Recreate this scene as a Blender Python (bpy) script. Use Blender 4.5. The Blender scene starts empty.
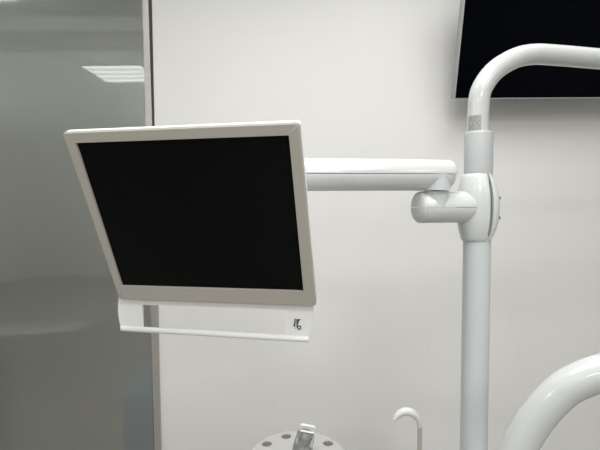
import bpy, bmesh, math
from mathutils import Vector, Matrix
SC = bpy.context.scene
COL = SC.collection
V = Vector
PI = math.pi

# ------------------------------------------------------------------ materials
def mat(name, col, rough=0.4, metal=0.0, spec=0.5, coat=0.0, coat_rough=0.03, trans=0.0, ior=1.5, emit=None, estr=0.0,
        noise=0.0, nscale=30.0, bump=0.0, coat_ior=1.5):
    m = bpy.data.materials.new(name); m.use_nodes = True
    nt = m.node_tree; b = nt.nodes['Principled BSDF']
    b.inputs['Base Color'].default_value = (*col, 1)
    b.inputs['Roughness'].default_value = rough
    b.inputs['Metallic'].default_value = metal
    b.inputs['Specular IOR Level'].default_value = spec
    b.inputs['Coat Weight'].default_value = coat
    b.inputs['Coat Roughness'].default_value = coat_rough
    b.inputs['Coat IOR'].default_value = coat_ior
    b.inputs['Transmission Weight'].default_value = trans
    b.inputs['IOR'].default_value = ior
    if emit:
        b.inputs['Emission Color'].default_value = (*emit, 1)
        b.inputs['Emission Strength'].default_value = estr
    if noise or bump:
        tc = nt.nodes.new('ShaderNodeTexCoord')
        n = nt.nodes.new('ShaderNodeTexNoise'); n.inputs['Scale'].default_value = nscale
        n.inputs['Detail'].default_value = 5
        nt.links.new(tc.outputs['Object'], n.inputs['Vector'])
        if noise:
            mr = nt.nodes.new('ShaderNodeMapRange')
            mr.inputs['To Min'].default_value = 1 - noise; mr.inputs['To Max'].default_value = 1 + noise
            nt.links.new(n.outputs['Fac'], mr.inputs['Value'])
            mx = nt.nodes.new('ShaderNodeVectorMath'); mx.operation = 'SCALE'
            mx.inputs[0].default_value = col
            nt.links.new(mr.outputs[0], mx.inputs['Scale'])
            nt.links.new(mx.outputs[0], b.inputs['Base Color'])
        if bump:
            bp = nt.nodes.new('ShaderNodeBump'); bp.inputs['Strength'].default_value = bump
            bp.inputs['Distance'].default_value = 0.002
            nt.links.new(n.outputs['Fac'], bp.inputs['Height'])
            nt.links.new(bp.outputs[0], b.inputs['Normal'])
    return m

def wall_material():
    """warm white wall paint: faint roller mottling, a filled rectangular patch and a scratch"""
    m = mat('wall_paint', (0.79, 0.783, 0.768), 0.55, spec=0.25)
    nt = m.node_tree; b = nt.nodes['Principled BSDF']
    N = nt.nodes.new; L = nt.links.new
    tc = N('ShaderNodeTexCoord'); sp = N('ShaderNodeSeparateXYZ'); L(tc.outputs['Object'], sp.inputs[0])
    def mth(op, a, bb=None, c=None):
        n = N('ShaderNodeMath'); n.operation = op
        for i, v in enumerate((a, bb, c)):
            if v is None: continue
            if isinstance(v, (int, float)): n.inputs[i].default_value = v
            else: L(v, n.inputs[i])
        return n.outputs[0]
    X, Z = sp.outputs['X'], sp.outputs['Z']
    def soft_box(cx, cz, hx, hz, ang=0.0, soft=0.004):
        ca, sa = math.cos(ang), math.sin(ang)
        dx, dz = mth('SUBTRACT', X, cx), mth('SUBTRACT', Z, cz)
        u = mth('ABSOLUTE', mth('ADD', mth('MULTIPLY', dx, ca), mth('MULTIPLY', dz, sa)))
        w = mth('ABSOLUTE', mth('SUBTRACT', mth('MULTIPLY', dz, ca), mth('MULTIPLY', dx, sa)))
        def edge(v, h):
            r = N('ShaderNodeMapRange'); r.interpolation_type = 'SMOOTHSTEP'
            r.inputs['From Min'].default_value = h - soft; r.inputs['From Max'].default_value = h + soft
            r.inputs['To Min'].default_value = 1; r.inputs['To Max'].default_value = 0
            L(v, r.inputs['Value']); return r.outputs[0]
        return mth('MULTIPLY', edge(u, hx), edge(w, hz))
    n1 = N('ShaderNodeTexNoise'); n1.inputs['Scale'].default_value = 3.0; n1.inputs['Detail'].default_value = 6
    L(tc.outputs['Object'], n1.inputs['Vector'])
    mp = N('ShaderNodeMapping'); mp.inputs['Scale'].default_value = (4, 1, 60); L(tc.outputs['Object'], mp.inputs[0])
    n2 = N('ShaderNodeTexNoise'); n2.inputs['Scale'].default_value = 1.0; L(mp.outputs[0], n2.inputs['Vector'])
    f = mth('ADD', 0.972, mth('MULTIPLY', n1.outputs['Fac'], 0.035))
    f = mth('ADD', f, mth('MULTIPLY', n2.outputs['Fac'], 0.016))
    for bx, k in ((soft_box(0.212, 1.345, 0.09, 0.075), -0.016),            # filled patch
                  (soft_box(0.960, 0.722, 0.0015, 0.050, 0.38, 0.003), -0.10),   # scratch
                  (soft_box(0.930, 0.825, 0.0012, 0.050, 0.05, 0.003), -0.04),
                  (soft_box(0.565, 0.706, 0.003, 0.003, 0, 0.003), -0.18),      # small dents
                  (soft_box(-0.128, 0.470, 0.006, 0.005, 0, 0.006), -0.10),
                  (soft_box(0.125, 1.438, 0.003, 0.003, 0, 0.004), -0.08)):
        f = mth('ADD', f, mth('MULTIPLY', bx, k))
    sc = N('ShaderNodeVectorMath'); sc.operation = 'SCALE'; sc.inputs[0].default_value = (0.79, 0.783, 0.768)
    L(f, sc.inputs['Scale']); L(sc.outputs[0], b.inputs['Base Color'])
    return m

M = {
    'wall': wall_material(),
    'paint': mat('plain_wall_paint', (0.74, 0.735, 0.72), 0.6, noise=0.02, nscale=4),
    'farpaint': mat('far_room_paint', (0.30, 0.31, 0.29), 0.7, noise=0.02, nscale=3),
    'ceil': mat('ceiling_tile', (0.78, 0.815, 0.80), 0.8, noise=0.02, nscale=40),
    'batten': mat('taupe_ceiling_batten', (0.13, 0.075, 0.055), 0.7, noise=0.05, nscale=20),
    'dark': mat('dark_ceiling_recess', (0.10, 0.10, 0.095), 0.7, noise=0.05, nscale=20),
    'floor': mat('vinyl_floor', (0.34, 0.325, 0.30), 0.35, noise=0.08, nscale=18),
    'alu': mat('brushed_aluminium', (0.57, 0.553, 0.52), 0.38, metal=0.9, noise=0.03, nscale=60),
    'gap_shade': mat('gap_shade_dark', (0.09, 0.09, 0.083), 0.7, noise=0.1, nscale=40),
    'glass': mat('frosted_glass', (0.63, 0.635, 0.605), 0.42, trans=0.93, ior=1.3, coat=1.0, coat_rough=0.004, coat_ior=2.4, spec=0.2),
    'white': mat('white_gloss_enamel', (0.57, 0.59, 0.585), 0.22, coat=0.5, coat_rough=0.05, noise=0.01, nscale=25),
    'grey': mat('pale_grey_plastic', (0.64, 0.66, 0.655), 0.35, noise=0.015, nscale=25),
    'grey_pole': mat('pale_grey_enamel', (0.60, 0.635, 0.645), 0.26, coat=0.2, coat_rough=0.06, noise=0.015, nscale=25),
    'sleeve': mat('grey_sleeve_plastic', (0.47, 0.49, 0.495), 0.38, noise=0.015, nscale=25),
    'hub': mat('pale_hub_plastic', (0.63, 0.655, 0.65), 0.26, coat=0.3, coat_rough=0.05, noise=0.01, nscale=25),
    'bezel': mat('silver_bezel', (0.50, 0.475, 0.43), 0.45, noise=0.02, nscale=200),
    'case': mat('white_case', (0.86, 0.86, 0.85), 0.4, noise=0.01, nscale=40),
    'screen': mat('black_screen', (0.0018, 0.0022, 0.0024), 0.16, spec=0.09, noise=0.25, nscale=7),
    'tvscreen': mat('black_glossy_tv', (0.0008, 0.0012, 0.0025), 0.06, spec=0.035, noise=0.2, nscale=3),
    'tvback': mat('tv_back_plastic', (0.02, 0.02, 0.022), 0.5, noise=0.1, nscale=30),
    'tvtrim': mat('silver_tv_trim', (0.36, 0.37, 0.375), 0.4, metal=0.2, noise=0.02, nscale=60),
    'ink': mat('dark_grey_print', (0.075, 0.08, 0.085), 0.5, noise=0.05, nscale=300),
    'lid': mat('pale_grey_lid', (0.53, 0.52, 0.505), 0.35, noise=0.02, nscale=40),
    'bowl': mat('dark_grey_bowl', (0.16, 0.155, 0.15), 0.5, noise=0.05, nscale=30),
    'clear': mat('clear_acrylic', (0.93, 0.95, 0.95), 0.06, trans=0.92, ior=1.35),
    'smoke': mat('smoky_core', (0.30, 0.30, 0.30), 0.3, noise=0.6, nscale=140),
    'ivory': mat('ivory_plastic', (0.83, 0.84, 0.78), 0.3, coat=0.3, noise=0.01, nscale=40),
    'stem': mat('grey_beige_metal', (0.55, 0.55, 0.48), 0.35, metal=0.1, noise=0.03, nscale=60),
    'tray': mat('pale_worktop', (0.34, 0.35, 0.34), 0.5, noise=0.03, nscale=10),
    'blue': mat('blue_cabinet_paint', (0.08, 0.30, 0.46), 0.5, noise=0.05, nscale=10),
    'lampframe': mat('lamp_frame', (0.72, 0.73, 0.72), 0.5, noise=0.02, nscale=40),
}
def label_material():
    """silver data label with a fine, unreadable print"""
    m = mat('silver_label', (0.42, 0.41, 0.39), 0.4)
    nt = m.node_tree; b = nt.nodes['Principled BSDF']
    tc = nt.nodes.new('ShaderNodeTexCoord')
    n = nt.nodes.new('ShaderNodeTexNoise'); n.inputs['Scale'].default_value = 420; n.inputs['Detail'].default_value = 2
    nt.links.new(tc.outputs['Object'], n.inputs['Vector'])
    r = nt.nodes.new('ShaderNodeValToRGB')
    r.color_ramp.elements[0].position = 0.40; r.color_ramp.elements[0].color = (0.25, 0.245, 0.23, 1)
    r.color_ramp.elements[1].position = 0.60; r.color_ramp.elements[1].color = (0.42, 0.41, 0.385, 1)
    nt.links.new(n.outputs['Fac'], r.inputs[0]); nt.links.new(r.outputs[0], b.inputs['Base Color'])
    return m
M['label'] = label_material()
def louver_material():
    """lit diffuser: three tubes show as brighter stripes behind the opal sheet"""
    m = mat('lit_diffuser', (0.8, 0.8, 0.8), 0.5, emit=(0.92, 1.0, 0.96), estr=PANEL_L)
    nt = m.node_tree; b = nt.nodes['Principled BSDF']
    tc = nt.nodes.new('ShaderNodeTexCoord'); sp = nt.nodes.new('ShaderNodeSeparateXYZ')
    nt.links.new(tc.outputs['Generated'], sp.inputs[0])
    a = nt.nodes.new('ShaderNodeMath'); a.operation = 'MULTIPLY'; a.inputs[1].default_value = 2 * PI * 4
    nt.links.new(sp.outputs['Y'], a.inputs[0])
    c = nt.nodes.new('ShaderNodeMath'); c.operation = 'COSINE'; nt.links.new(a.outputs[0], c.inputs[0])
    d = nt.nodes.new('ShaderNodeMath'); d.operation = 'MULTIPLY_ADD'
    d.inputs[1].default_value = -0.30 * PANEL_L; d.inputs[2].default_value = PANEL_L
    nt.links.new(c.outputs[0], d.inputs[0]); nt.links.new(d.outputs[0], b.inputs['Emission Strength'])
    return m
PANEL_L = 2.2
M['lit'] = louver_material()

# ------------------------------------------------------------------ mesh helpers (everything in room coordinates, metres)
BASE = {}
def finish(bm, sharp=35):
    bmesh.ops.recalc_face_normals(bm, faces=bm.faces)
    lim = math.radians(sharp)
    for fc in bm.faces: fc.smooth = True
    for e in bm.edges:
        if len(e.link_faces) == 2 and e.calc_face_angle(0) > lim: e.smooth = False
def obj(name, bm, m, parent=None, sharp=35, origin=None):
    finish(bm, sharp)
    root = parent
    while root and root.parent: root = root.parent
    off = BASE[root.name] if root else (origin or V((0, 0, 0)))
    bmesh.ops.translate(bm, verts=bm.verts, vec=-V(off))
    me = bpy.data.meshes.new(name); bm.to_mesh(me); bm.free()
    me.materials.append(m)
    o = bpy.data.objects.new(name, me); COL.objects.link(o)
    if parent: o.parent = parent
    else: o.location = off; BASE[o.name] = V(off)
    return o
def thing(name, label, cat, loc, group=None):
    o = bpy.data.objects.new(name, None); COL.objects.link(o); o.empty_display_size = 0.05
    o.location = loc; BASE[o.name] = V(loc)
    o['label'] = label; o['category'] = cat
    if group: o['group'] = group
    return o
def struct(name, bm, m, parent=None):
    o = obj(name, bm, m, parent)
    if not parent: o['kind'] = 'structure'
    return o
def box(bm, a, b, mtx=None, bevel=0.0, seg=2):
    a, b = V(a), V(b)
    r = bmesh.ops.create_cube(bm, size=1.0)
    vs = r['verts']
    for v in vs:
        v.co = V((a[i] + (v.co[i] + 0.5) * (b[i] - a[i]) for i in range(3)))
    if bevel:
        es = list({e for v in vs for e in v.link_edges})
        rr = bmesh.ops.bevel(bm, geom=es, offset=bevel, segments=seg, affect='EDGES', profile=0.5)
        vs = list({v for f in rr['faces'] for v in f.verts} | {v for v in vs if v.is_valid})
    if mtx is not None:
        bmesh.ops.transform(bm, matrix=mtx, verts=vs)
    return bm
def nbox(a, b, mtx=None, bevel=0.0, seg=2):
    return box(bmesh.new(), a, b, mtx, bevel, seg)
def rings(bm, R, cap0=True, cap1=True, close=True):
    """skin a list of equally long vertex loops"""
    L = [[bm.verts.new(p) for p in r] for r in R]
    n = len(L[0])
    for a, b in zip(L, L[1:]):
        for i in range(n if close else n - 1):
            j = (i + 1) % n
            bm.faces.new((a[i], a[j], b[j], b[i]))
    if cap0: bm.faces.new(L[0][::-1])
    if cap1: bm.faces.new(L[-1])
    return bm
def frame_for(t):
    t = t.normalized()
    up = V((0, 0, 1)) if abs(t.z) < 0.95 else V((0, -1, 0))
    s = t.cross(up).normalized(); u = s.cross(t).normalized()
    return s, u
def lathe(bm, o, axis, prof, n=48, cap0=True, cap1=True):
    """prof: (radius, distance along the axis)"""
    o, axis = V(o), V(axis).normalized(); s, u = frame_for(axis)
    R = [[o + axis * d + (s * math.cos(k * 2 * PI / n) + u * math.sin(k * 2 * PI / n)) * r for k in range(n)] for r, d in prof]
    return rings(bm, R, cap0, cap1)
def smooth_path(P, rad, per=10):
    """Catmull-Rom through the points"""
    P = [V(p) for p in P]; out, rr = [], []
    for i in range(len(P) - 1):
        p0 = P[i - 1] if i else P[0] * 2 - P[1]
        p1, p2 = P[i], P[i + 1]
        p3 = P[i + 2] if i + 2 < len(P) else P[-1] * 2 - P[-2]
        for k in range(per):
            t = k / per
            out.append(0.5 * ((2 * p1) + (-p0 + p2) * t + (2 * p0 - 5 * p1 + 4 * p2 - p3) * t * t + (-p0 + 3 * p1 - 3 * p2 + p3) * t ** 3))
            rr.append(rad[i] * (1 - t) + rad[i + 1] * t)
    out.append(P[-1]); rr.append(rad[-1])
    return out, rr
def sweep(bm, P, rad, n=32, sect=None):
    """tube along a path with a parallel-transported section; sect(k) scales the radius by angle"""
    T = []
    for i in range(len(P)):
        T.append((P[min(i + 1, len(P) - 1)] - P[max(i - 1, 0)]).normalized())
    s, u = frame_for(T[0]); R = []
    for i, p in enumerate(P):
        if i:
            q = T[i - 1].rotation_difference(T[i]); s = q @ s; u = q @ u
        R.append([p + (s * math.cos(k * 2 * PI / n) + u * math.sin(k * 2 * PI / n)) * rad[i] * (sect(k * 2 * PI / n) if sect else 1) for k in range(n)])
    return rings(bm, R)
def rrect(x0, x1, z0, z1, r, n=6):
    pts = []
    for cx, cz, a in ((x1 - r, z1 - r, 0), (x0 + r, z1 - r, 90), (x0 + r, z0 + r, 180), (x1 - r, z0 + r, 270)):
        for k in range(n + 1):
            t = math.radians(a + 90 * k / n); pts.append((cx + r * math.cos(t), cz + r * math.sin(t)))
    return pts
def plate(bm, loops, O, ex, ez, ey, y0, y1, bevel=0.0):
    """a flat plate with holes: loops of (x, z) in the plane (O, ex, ez), thick from y0 to y1 along ey"""
    E = []
    for lp in loops:
        vs = [bm.verts.new(O + ex * x + ez * z + ey * y0) for x, z in lp]
        E += [bm.edges.new((vs[i], vs[(i + 1) % len(vs)])) for i in range(len(vs))]
    r = bmesh.ops.triangle_fill(bm, edges=E, use_beauty=True, use_dissolve=False)
    fs = [g for g in r['geom'] if isinstance(g, bmesh.types.BMFace)]
    x = bmesh.ops.extrude_face_region(bm, geom=fs)
    vs = [g for g in x['geom'] if isinstance(g, bmesh.types.BMVert)]
    bmesh.ops.translate(bm, verts=vs, vec=ey * (y1 - y0))
    return bm

# ------------------------------------------------------------------ camera (phone main lens, 26 mm equivalent)
cam = bpy.data.cameras.new('camera'); cam.sensor_width = 36; cam.lens = 433 / 600 * 36; cam.clip_start = 0.02
co = bpy.data.objects.new('camera', cam); COL.objects.link(co)
right = V((0.99998, -0.0003, -0.0066)); back = V((0.0, -0.99896, 0.0455))
up = back.cross(right).normalized(); right = up.cross(back).normalized()
co.matrix_world = Matrix(((right.x, up.x, back.x, 0), (right.y, up.y, back.y, 0), (right.z, up.z, back.z, 1.35), (0, 0, 0, 1)))
SC.camera = co

# ------------------------------------------------------------------ the room
CEIL = 2.70
XL, XR, YB, YF = -5.2, 2.7, -4.6, 4.0
struct('floor', nbox((XL - .1, YB - .1, -.1), (XR + .1, YF + .1, 0)), M['floor'])
struct('ceiling', nbox((XL - .1, YB - .1, CEIL), (XR + .1, YF + .1, CEIL + .1)), M['ceil'])
struct('wall_back', nbox((-.629, 1.90, 0), (XR, 2.02, CEIL)), M['wall'])
struct('wall_left', nbox((XL - .1, YB, 0), (XL, YF, CEIL)), M['paint'])
struct('wall_right', nbox((XR, YB, 0), (XR + .1, YF, CEIL)), M['paint'])
struct('wall_rear', nbox((XL, YB - .1, 0), (XR, YB, CEIL)), M['paint'])
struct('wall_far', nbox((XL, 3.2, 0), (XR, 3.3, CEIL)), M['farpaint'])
struct('trim_1', nbox((XL, 0.02, CEIL - .02), (XR, 0.40, CEIL)), M['batten'])
struct('trim_2', nbox((XL, 0.70, CEIL - .02), (XR, 0.86, CEIL)), M['batten'])

bm = bmesh.new()
plate(bm, [[(-1.80, .905), (-1.66, .865), (-1.45, .83), (-1.1, .795), (-.66, .77), (-.45, .77), (-.45, 1.02), (-1.80, 1.02)]], V((0, 0, CEIL)), V((1, 0, 0)), V((0, 1, 0)), V((0, 0, -1)), 0, .03)
struct('trim_3', bm, M['dark'])

# glass partition door: frosted pane in an aluminium frame
GY = 1.90
bm = bmesh.new()
def post(bm, zs, y0, y1):
    k = y0 / 1.9; R = [[V((xa * k, y0, z)), V((xb * k, y0, z)), V((xb, y1, z)), V((xa, y1, z))] for z, xa, xb in zs]
    rings(bm, R)
post(bm, [(0.0, -.6605, -.6318), (0.25, -.6615, -.6322), (0.85, -.6640, -.6325), (1.75, -.6685, -.6408), (2.234, -.6706, -.6449), (CEIL, -.6730, -.6490)], 1.885, 1.93)
fr = obj('door_1', bm, M['alu']); fr['kind'] = 'structure'
obj('glass_pane', nbox((XL, GY, 0.0), (-.664, GY + .008, CEIL)), M['glass'], fr)
bm = bmesh.new(); post(bm, [(0, -.640, -.628), (CEIL, -.652, -.628)], 1.915, 1.99)
obj('gap_shade_strip', bm, M['gap_shade'], fr)  # dark strip set into the gap, its colour standing in for the shade

# ------------------------------------------------------------------ ceiling lights and added fill lamps
def ceiling_light(x, y, label):
    t = thing('ceiling_light', label, 'ceiling light', (x, y, CEIL), 'ceiling lights mirrored in the glass')
    h = 0.31
    bm = bmesh.new()
    plate(bm, [[(-h, -h), (h, -h), (h, h), (-h, h)], [(-.285, -.285), (.285, -.285), (.285, .285), (-.285, .285)]],
          V((x, y, CEIL)), V((1, 0, 0)), V((0, 1, 0)), V((0, 0, -1)), 0.0, 0.022)
    obj('frame', bm, M['lampframe'], t)
    obj('diffuser', nbox((x - .285, y - .285, CEIL - .014), (x + .285, y + .285, CEIL - .004)), M['lit'], t)
    return t
ceiling_light(-1.78, -0.64, 'square lit ceiling panel mirrored in the upper part of the frosted glass')
ceiling_light(-1.74, 1.215, 'lit ceiling panel mirrored at the very top edge of the frosted glass')
def lamp(name, x, y, sx, sy, power, z=CEIL - .03, rot=(0, 0, 0), col=(1.0, 0.998, 0.985)):
    l = bpy.data.lights.new(name, 'AREA'); l.shape = 'RECTANGLE'; l.size = sx; l.size_y = sy; l.energy = power; l.color = col
    o = bpy.data.objects.new(name, l); COL.objects.link(o); o.location = (x, y, z); o.rotation_euler = rot
    return o
for x, y, p in ((-0.6, 0.75, 11), (0.05, 0.30, 15), (0.62, 0.95, 9), (0.36, -0.64, 20), (-1.8, -2.5, 26), (0.36, -2.5, 26), (1.7, -1.6, 11), (-3.6, -0.64, 18)):
    lamp('added_fill_lamp', x, y, 0.6, 0.6, p)  # unseen area lamps added at ceiling height for fill and the television's shadow
lamp('far_room_fill', -1.7, 2.12, 2.4, 0.25, 32, rot=(math.radians(50), 0, 0), col=(0.95, 1.0, 0.95))  # unseen lamp added to brighten the room seen through the frosted pane

# ------------------------------------------------------------------ monitor
yaw, tilt = math.radians(-10.325), math.radians(24.78)
W = V((math.cos(yaw), math.sin(yaw), 0)); BK = V((-math.sin(yaw), math.cos(yaw), 0))
U = V((0, 0, 1)) * math.cos(tilt) - BK * math.sin(tilt)
N = (BK * math.cos(tilt) + V((0, 0, 1)) * math.sin(tilt))           # into the monitor
C0 = V((-0.1704, 0.7007, 1.3269))
hw, zt, zb = 0.18560, 0.1344 + 0.0176, -(0.1344 + 0.0302)
FX = 0.0006
def shear(z): return -0.0009 + 0.0030 * (zt - z) / (zt - zb)    # the frame sits a hair askew round the screen
mon = thing('monitor', 'black flat monitor in a silver frame hung tilted on a white arm', 'monitor', (-0.157, 0.770, 1.12))
bm = bmesh.new()
R = []
for y, ins in ((0.0046, 0.008), (0.0012, 0.0), (0.012, 0.0), (0.020, 0.002), (0.025, 0.006), (0.030, 0.03), (0.034, 0.06)):
    R.append([C0 + W * (FX + x + shear(z)) + U * z + N * y for x, z in rrect(-hw + ins, hw - ins, zb + ins, zt - ins, 0.006)])
rings(bm, R); obj('casing', bm, M['case'], mon)
bm = bmesh.new()
sx0, sx1, sz = -0.1685, 0.1685, 0.1344
outer0 = rrect(FX - hw, FX + hw, zb, zt, 0.006); inner = rrect(sx0, sx1, -sz, sz, 0.001, 6)
outer1 = rrect(FX - hw + .0022, FX + hw - .0022, zb + .0022, zt - .0022, 0.005)
loopsR = [[C0 + W * (x + (0 if lp is inner else shear(z))) + U * z + N * y for x, z in lp] for lp, y in ((outer0, .0030), (outer0, .0004), (outer1, -.0014), (inner, -.0014), (inner, .0042))]
rings(bm, loopsR, False, False); obj('bezel', bm, M['bezel'], mon)
bm = bmesh.new(); plate(bm, [rrect(sx0, sx1, -sz, sz, 0.001, 2)], C0, W, U, N, 0.0030, 0.0042)
obj('screen', bm, M['screen'], mon)

# handle plate hanging straight down from the lower edge, with a slot and a round grip bar
P0 = C0 + U * zb + N * 0.010
Zv = V((0, 0, 1))
def curve(p, q, m_, n=8):
    return [(p[0] * (1 - t) ** 2 + 2 * m_[0] * t * (1 - t) + q[0] * t * t, p[1] * (1 - t) + q[1] * t) for t in [k / n for k in range(n + 1)]]
outline = curve((.1795, .0), (.1718, -.066), (.186, -.03)) + curve((-.1864, -.066), (-.1895, .0), (-.1965, -.03))
bm = bmesh.new()
plate(bm, [outline, rrect(-.1436, .1310, -.0640, -.0155, 0.004)], P0, W, Zv, BK, 0.0, 0.006)
hp = obj('handle_bracket', bm, M['case'], mon)
bm = bmesh.new()
a = P0 + W * -.1878 + Zv * -.0626 + BK * .001; b = P0 + W * .1736 + Zv * -.0660 + BK * .001
ax = (b - a); ln = ax.length
lathe(bm, a, ax, [(0.0030, 0), (0.0046, .0012), (0.0052, .003), (0.0054, ln - .003), (0.0048, ln - .0012), (0.0032, ln)], 24)
obj('handle_bar', bm, M['case'], mon)
# printed mark on the handle: slanted strokes with a wedge and a ring
bm = bmesh.new()
EO = P0 + W * 0.1530 + Zv * -0.0395
def px(x, y): return ((x - 258) / 22.5 / 433 * 0.735, -(y - 245) / 22.5 / 433 * 0.735)
for poly in ([(196, 118), (222, 118), (212, 300), (166, 318)], [(236, 128), (345, 128), (300, 175), (262, 290), (285, 322), (262, 345), (238, 310)],
             [(205, 345), (228, 338), (224, 355), (208, 358)]):
    plate(bm, [[px(*p) for p in poly]], EO, W, Zv, BK, -0.0006, 0.0004)
ring_c = (302, 325)
plate(bm, [[px(ring_c[0] + 52 * math.cos(t), ring_c[1] + 54 * math.sin(t)) for t in [k * PI / 10 for k in range(20)]],
           [px(ring_c[0] + 24 * math.cos(t), ring_c[1] + 26 * math.sin(t)) for t in [k * PI / 10 for k in range(20)]]], EO, W, Zv, BK, -0.0007, 0.0003)
em = obj('emblem', bm, M['ink'], hp); em['label'] = 'small dark printed mark'
# mount between casing and arm
bm = bmesh.new()
mm = Matrix.Identity(4)
for i in range(3): mm[i][0], mm[i][1], mm[i][2], mm[i][3] = W[i], N[i], U[i], C0[i]
box(bm, (-.06, .0335, -.06), (.06, .042, .06), mm, 0.003)
lathe(bm, C0 + N * .040, N, [(.026, 0), (.026, .02), (.02, .028)], 32)
obj('mounting_plate', bm, M['grey'], mon)

# ------------------------------------------------------------------ monitor arm (two half shells over a round pivot)
A = V((0.2915, 0.8338, 1.4061)); B = V((-0.150, 0.7711, 1.4058))
arm = thing('swing_arm', 'straight white two-tone arm running from behind the monitor to the post', 'monitor arm', (0.265, 0.830, 1.372))
ra = 0.0300
def half_shell(top):
    d = (B - A); L = d.length; d.normalize(); s = V((d.y, -d.x, 0)).normalized(); z = V((0, 0, 1))
    sg = 1 if top else -1; R = []
    prof = [(0.0, .80), (.0015, .90), (.004, .965), (.008, .995), (.012, 1.0), (L - .006, 1.0), (L, .9)] if top else \
           [(0.0, .62), (.003, .76), (.007, .87), (.013, .955), (.020, .99), (.026, 1.0), (L - .006, 1.0), (L, .9)]
    for q, k in prof:
        ring = []
        r = ra * k
        for i in range(33):
            t = PI * i / 32
            ring.append(A + d * q + s * (r * math.cos(t)) + z * (sg * max(r * math.sin(t), 0.0006)))
        R.append(ring)
    bm = bmesh.new(); rings(bm, R); return bm
obj('upper_shell', half_shell(True), M['white'], arm, 50)
obj('lower_shell', half_shell(False), M['grey'], arm, 50)
bm = bmesh.new()
lathe(bm, (0.2600, 0.8245, 1.3765), (0, 0, 1), [(.0250, 0), (.0250, .0310)], 48)
pv = obj('pivot', bm, M['grey_pole'], arm)
bm = bmesh.new()
lathe(bm, (-0.135, 0.7725, 1.365), (0, 0, 1), [(.020, 0), (.020, .03)], 32); obj('tilt_knuckle', bm, M['grey'], arm)

# ------------------------------------------------------------------ post with hub and stub
PX, PY = 0.3522, 0.86
pole = thing('support_post', 'upright pale grey round post with a swollen hub carrying the monitor arm', 'post', (PX, PY, 0))
bm = bmesh.new(); lathe(bm, (PX - .0055, PY, 0), (.0055, 0, 1.29), [(.0263, 0), (.0263, 1.29)], 64); obj('lower_tube', bm, M['grey_pole'], pole)
bm = bmesh.new(); lathe(bm, (PX + .001, PY, 1.395), (0, 0, 1), [(.0268, 0), (.0268, .092), (.0262, .0945), (.0250, .0957)], 64)
obj('sleeve', bm, M['sleeve'], pole)
HZ, HH = 1.3430, 0.0645
def hub_dims(t):
    k = 1 - abs(t) ** 2.4
    return 0.0278 + 0.0092 * k, 0.0120 + 0.0060 * k, 0.0105 + 0.0125 * k     # back radius, seam x, cover depth
bm = bmesh.new(); Rb, Rc = [], []
ts = [-1 + 2 * k / 24 for k in range(25)]
for t in ts:
    rr, xs, cd = hub_dims(t); z = HZ + HH * t
    ring = []
    for k in range(64):
        a = 2 * PI * k / 64; c, s_ = math.cos(a), math.sin(a)
        x = rr * c if c < 0 else xs * c ** 0.30
        ring.append(V((PX - .002 + x, PY + rr * s_, z)))
    Rb.append(ring)
    ring = []
    for k in range(33):
        a = -PI / 2 + PI * k / 32
        ring.append(V((PX - .002 + xs + .0005 + cd * math.cos(a), PY + rr * 0.985 * math.sin(a), z * 1.0)))
    Rc.append(ring)
def end_round(R, cx):
    a = [V((cx + (p.x - cx) * .93, PY + (p.y - PY) * .93, p.z - .0016)) for p in R[0]]
    b = [V((cx + (p.x - cx) * .93, PY + (p.y - PY) * .93, p.z + .0016)) for p in R[-1]]
    return [a] + R + [b]
rings(bm, end_round(Rb, PX)); hub = obj('hub', bm, M['hub'], pole)
bm = bmesh.new(); rings(bm, Rc); cov = obj('hub_cover', bm, M['grey'], hub)
for z in (1.3615, 1.3235):
    t = (z - HZ) / HH; rr, xs, cd = hub_dims(t); a = -0.55
    p = V((PX - .002 + xs + .0005 + cd * math.cos(a), PY + rr * .985 * math.sin(a), z))
    bm = bmesh.new(); lathe(bm, p - V((.003, 0, 0)), V((0.8, -0.6, 0)), [(.0030, 0), (.0030, .0040), (.0022, .0046)], 16)
    obj('screw', bm, M['ink'], hub)
# stub reaching from the hub under the arm
S0 = V((PX - .001, PY, 1.3440)); S1 = V((0.2310, 0.8328, 1.3445)); sd = (S1 - S0); sl = sd.length; sd.normalize()
ss = V((sd.y, -sd.x, 0)).normalized()
def stub(top):
    sg = 1 if top else -1; R = []
    for q, r in ((.008, .022), (.014, .0285), (.020, .0310), (.028, .0322), (.036, .0318), (.044, .0311), (.054, .0305), (.064, .0304), (sl, .0304), (sl + .0004, .0300)):
        R.append([S0 + sd * q + ss * (r * math.cos(PI * i / 32)) + V((0, 0, sg * max(r * math.sin(PI * i / 32), .00045))) for i in range(33)])
    bm = bmesh.new(); rings(bm, R); return bm
obj('upper_stub', stub(True), M['hub'], pole, 50)
obj('lower_stub', stub(False), M['hub'], pole, 50)
bm = bmesh.new(); lathe(bm, (0.2605, 0.8333, 1.3446), (0, 0, 1), [(.0250, 0), (.0250, .0300), (.0240, .0308)], 48)
obj('pivot_boss', bm, M['grey'], pole)
def cap(top):
    sg = 1 if top else -1; R = []
    for j in range(11):
        ph = PI / 2 * j / 10 * 0.985; r = .0304 * math.cos(ph); q = sl + .0010 + .0105 * math.sin(ph)
        R.append([S0 + sd * q + ss * (r * math.cos(PI * i / 32)) + V((0, 0, sg * max(r * math.sin(PI * i / 32), .00045))) for i in range(33)])
    bm = bmesh.new(); rings(bm, R); return bm
obj('end_cap', cap(True), M['grey'], pole, 50)
obj('end_cap', cap(False), M['grey'], pole, 50)

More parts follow.
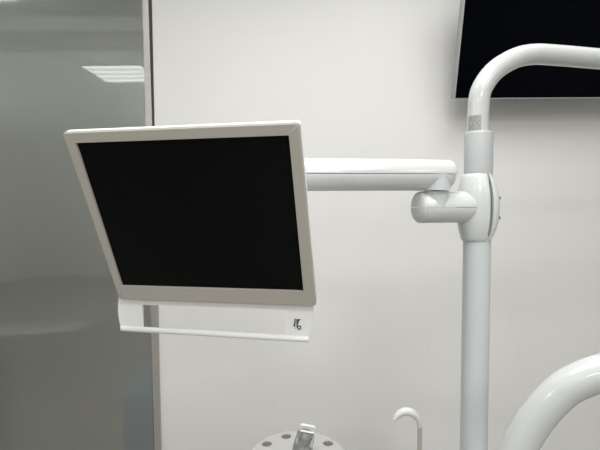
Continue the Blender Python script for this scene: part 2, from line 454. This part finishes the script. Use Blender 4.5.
# ------------------------------------------------------------------ lamp arm: bent tube plugged into the sleeve
la = thing('bent_arm', 'glossy white tube bending from the top of the post to the right', 'tube', (0.3536, 0.86, 1.4955))
path = [(.3532, 1.4912), (.3535, 1.5060), (.3540, 1.5287), (.3567, 1.5637), (.3662, 1.5868), (.3835, 1.6090), (.4058, 1.6251), (.432, 1.6368),
        (.4612, 1.6415), (.4905, 1.6405), (.5395, 1.6365), (.5885, 1.6320)]
def lp(x, z):
    d = 0.86 + max(0, x - .3567) * 0.16
    return V(((x - .0022) * d / .86, d, 1.35 + (z - 1.35) * d / .86))
P = [lp(*p) for p in path]; P.append(P[-1] + (P[-1] - P[-3]).normalized() * 0.45)
P, r = smooth_path(P, [.0199] * len(P), 10)
def groove(a):   # a shallow rounded groove pressed along one flank
    return 1.0
bm = bmesh.new(); sweep(bm, P, r, 64, groove); lt = obj('tube', bm, M['white'], la)
bm = bmesh.new()
R = []
for k in range(17):
    a = math.radians(190 + 74 * k / 16)
    c, s_ = math.cos(a), math.sin(a)
    R.append([V((.3513 + q * c, .86 + q * s_, z)) for q, z in ((.0197, 1.4930), (.0202, 1.4930), (.0202, 1.5215), (.0197, 1.5215))])
rings(bm, R); lb = obj('data_label', bm, M['label'], lt); lb['label'] = 'small silver data label with fine dark print'

# ------------------------------------------------------------------ thick curved tube at lower right
bt = thing('curved_tube', 'thick glossy white tube curving up at the lower right corner', 'tube', (0.283, 0.60, 0))
path = [(.2830, .602, 0.0), (.2830, .602, 0.80), (.2875, .602, .93), (.2970, .601, .972), (.3080, .598, 1.0060), (.3225, .594, 1.0390), (.3395, .588, 1.0695),
        (.3590, .581, 1.0960), (.3795, .573, 1.1135), (.4020, .564, 1.1265), (.435, .552, 1.139), (.480, .535, 1.149), (.56, .505, 1.154), (.80, .415, 1.154)]
P, r = smooth_path(path, [.0226] * 8 + [.0230, .0236, .0242] + [.0246] * 3, 10)
bm = bmesh.new(); sweep(bm, P, r, 64); obj('tube', bm, M['white'], bt)

# ------------------------------------------------------------------ television tilted down on the wall
tt = math.radians(15.4)
TU = V((0, -math.sin(tt), math.cos(tt))); TN = V((0, math.cos(tt), math.sin(tt))); TX = V((1, 0, 0))
TO = V((0.6122, 1.75, 1.7698)); tw, th = 0.936, 0.535
tv = thing('television', 'large black television with thin silver rim tilted down on the wall', 'television', (0.6162 + tw / 2, 1.90, 1.77))
bm = bmesh.new()
R = [[TO + TX * x + TU * z + TN * y for x, z in rrect(i, tw - i, i, th - i, .004, 3)] for y, i in ((.004, .006), (.021, .006), (.022, .0005), (.028, .004), (.040, .06))]
rings(bm, R); obj('casing', bm, M['tvback'], tv)
bm = bmesh.new()
bz, bb = 0.0100, 0.0034
plate(bm, [rrect(0, tw, 0, th, .004, 3), rrect(bz, tw - bz, bb, th - bz, .001, 3)], TO, TX, TU, TN, -.003, .0205)
obj('rim', bm, M['tvtrim'], tv)
bm = bmesh.new(); plate(bm, [rrect(bz, tw - bz, bb, th - bz, .001, 3)], TO, TX, TU, TN, .0005, .003); obj('screen', bm, M['tvscreen'], tv)
bm = bmesh.new()
box(bm, (0.6162 + .27, 1.885, 1.83), (0.6162 + .64, 1.8995, 2.20))
for x in (.33, .58):
    lathe(bm, TO + TX * x + TU * .42 + TN * .035, V((0, 1, 0)), [(.014, 0), (.014, .21)], 20)
    lathe(bm, TO + TX * x + TU * .14 + TN * .035, V((0, 1, 0)), [(.014, 0), (.014, .13)], 20)
obj('wall_bracket', bm, M['tvback'], tv)

# ------------------------------------------------------------------ basin lid with holes and clear knob
LC = V((-0.0125, 1.25, 0.607)); LR = 0.144
lid = thing('basin_lid', 'round pale grey lid with dark oval holes and a clear knob', 'lid', (LC.x, LC.y, 0))
circ = lambda cx, cy, r, n: [(cx + r * math.cos(2 * PI * k / n), cy + r * math.sin(2 * PI * k / n)) for k in range(n)]
loops = [circ(0, 0, LR, 96)] + [circ(.118 * math.cos(math.radians(36 * k)), .118 * math.sin(math.radians(36 * k)), .0160, 24) for k in range(10)]
bm = bmesh.new(); plate(bm, loops, LC, V((1, 0, 0)), V((0, 1, 0)), V((0, 0, -1)), 0, .005); obj('disc', bm, M['lid'], lid)
bm = bmesh.new(); lathe(bm, LC - V((0, 0, .0052)), (0, 0, -1), [(.142, 0), (.142, .003), (.125, .05), (.06, .085), (.05, LC.z - .0052)], 64)
bw = obj('basin', bm, M['bowl'], lid)
kd = V((0.20, 0.0, 1)).normalized()
bm = bmesh.new(); KO = LC + V((.012, 0, 0.0002))
lathe(bm, KO, kd, [(.033, 0), (.032, .006), (.027, .060), (.0255, .071), (.021, .074)], 40); kn = obj('knob', bm, M['clear'], lid); kn['label'] = 'clear plastic knob'
bm = bmesh.new(); lathe(bm, KO + kd * .006, kd, [(.018, 0), (.019, .02), (.012, .032), (.016, .056), (.009, .064)], 24); obj('core', bm, M['smoke'], kn)
bm = bmesh.new()
lp_ = [V((x, 0, z)) for x, z in rrect(-.022, .022, .0765, .0955, .005, 5)]
rot = Matrix.Rotation(math.atan2(0.20, 1), 3, 'Y')
Pp = [KO + rot @ p + V((.002, 0, 0)) for p in lp_]; Pp.append(Pp[0])
R = []
n = len(Pp) - 1
for i in range(n):
    t = (Pp[(i + 1) % n] - Pp[i - 1]).normalized(); s = V((0, 1, 0)); u = s.cross(t).normalized()
    R.append([Pp[i] + (s * math.cos(q * PI / 5) * .005 + u * math.sin(q * PI / 5) * .0021) for q in range(10)])
R.append(R[0]); rings(bm, R, False, False); bmesh.ops.remove_doubles(bm, verts=bm.verts, dist=1e-5)
obj('ring_handle', bm, M['ivory'], kn)

# ------------------------------------------------------------------ hooked spout
k = 1.25 / 1.1
def sp_(x, y):   # measured position on the upright plane of the spout
    return V(((x - 420) / 433 * 1.25 + 0.3087 * k, 1.25, 1.354 - 0.6389 * k - (y - 450) / 433 * 1.25))
spt = thing('spout', 'thin upright pipe with a white hooked top below the monitor arm', 'spout', (sp_(419.6, 450).x, 1.25, 0))
hk = [(393.3, 421.6, 1.6), (394.4, 418.6, 2.4), (397.2, 414.8, 3.2), (401, 412, 3.8), (405.3, 410.9, 4.1), (410.2, 411.8, 4.1), (414.5, 414.9, 3.7), (417.6, 419, 3.0), (419.2, 423.5, 2.5), (419.6, 427, 2.35)]
P, r = smooth_path([sp_(x, y) for x, y, _ in hk], [q / 433 * 1.25 for *_, q in hk], 6)
bm = bmesh.new(); sweep(bm, P, r, 24); obj('hook', bm, M['ivory'], spt)
bm = bmesh.new(); e = sp_(419.6, 426)
lathe(bm, (e.x, e.y, 0), (0, 0, 1), [(.0066, 0), (.0066, e.z)], 24); obj('stem', bm, M['stem'], spt)

# ------------------------------------------------------------------ beyond the frosted glass
wt = thing('worktop', 'blurred pale worktop seen through the frosted glass at far left', 'worktop', (-1.4, 1.99, 0.0))
bm = bmesh.new()
R = [[V((x, y, z)) for x, y, z in ((-2.4, yy, .695), (-1.12, yy, .71), (-1.01, yy, .74), (-1.02, yy, .78), (-2.4, yy, .725))] for yy in (1.95, 2.10)]
rings(bm, R); obj('top', bm, M['tray'], wt)
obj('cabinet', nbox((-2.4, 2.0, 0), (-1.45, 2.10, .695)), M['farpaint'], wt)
bc = thing('cabinet', 'blurred blue cabinet behind the frosted glass beside its metal frame', 'cabinet', (-.74, 2.0, 0))
obj('body', nbox((-.815, 1.935, 0), (-.672, 2.2, .50), None, .01), M['blue'], bc)

# ------------------------------------------------------------------ view
SC.world = bpy.data.worlds.new('world'); SC.world.use_nodes = True
SC.world.node_tree.nodes['Background'].inputs[0].default_value = (0.6, 0.62, 0.65, 1)
SC.world.node_tree.nodes['Background'].inputs[1].default_value = 0.05
SC.view_settings.view_transform = 'Standard'; SC.view_settings.look = 'None'
SC.view_settings.exposure = 0.08; SC.view_settings.gamma = 1
SC.cycles.use_denoising = True
SC.cycles.max_bounces = 10
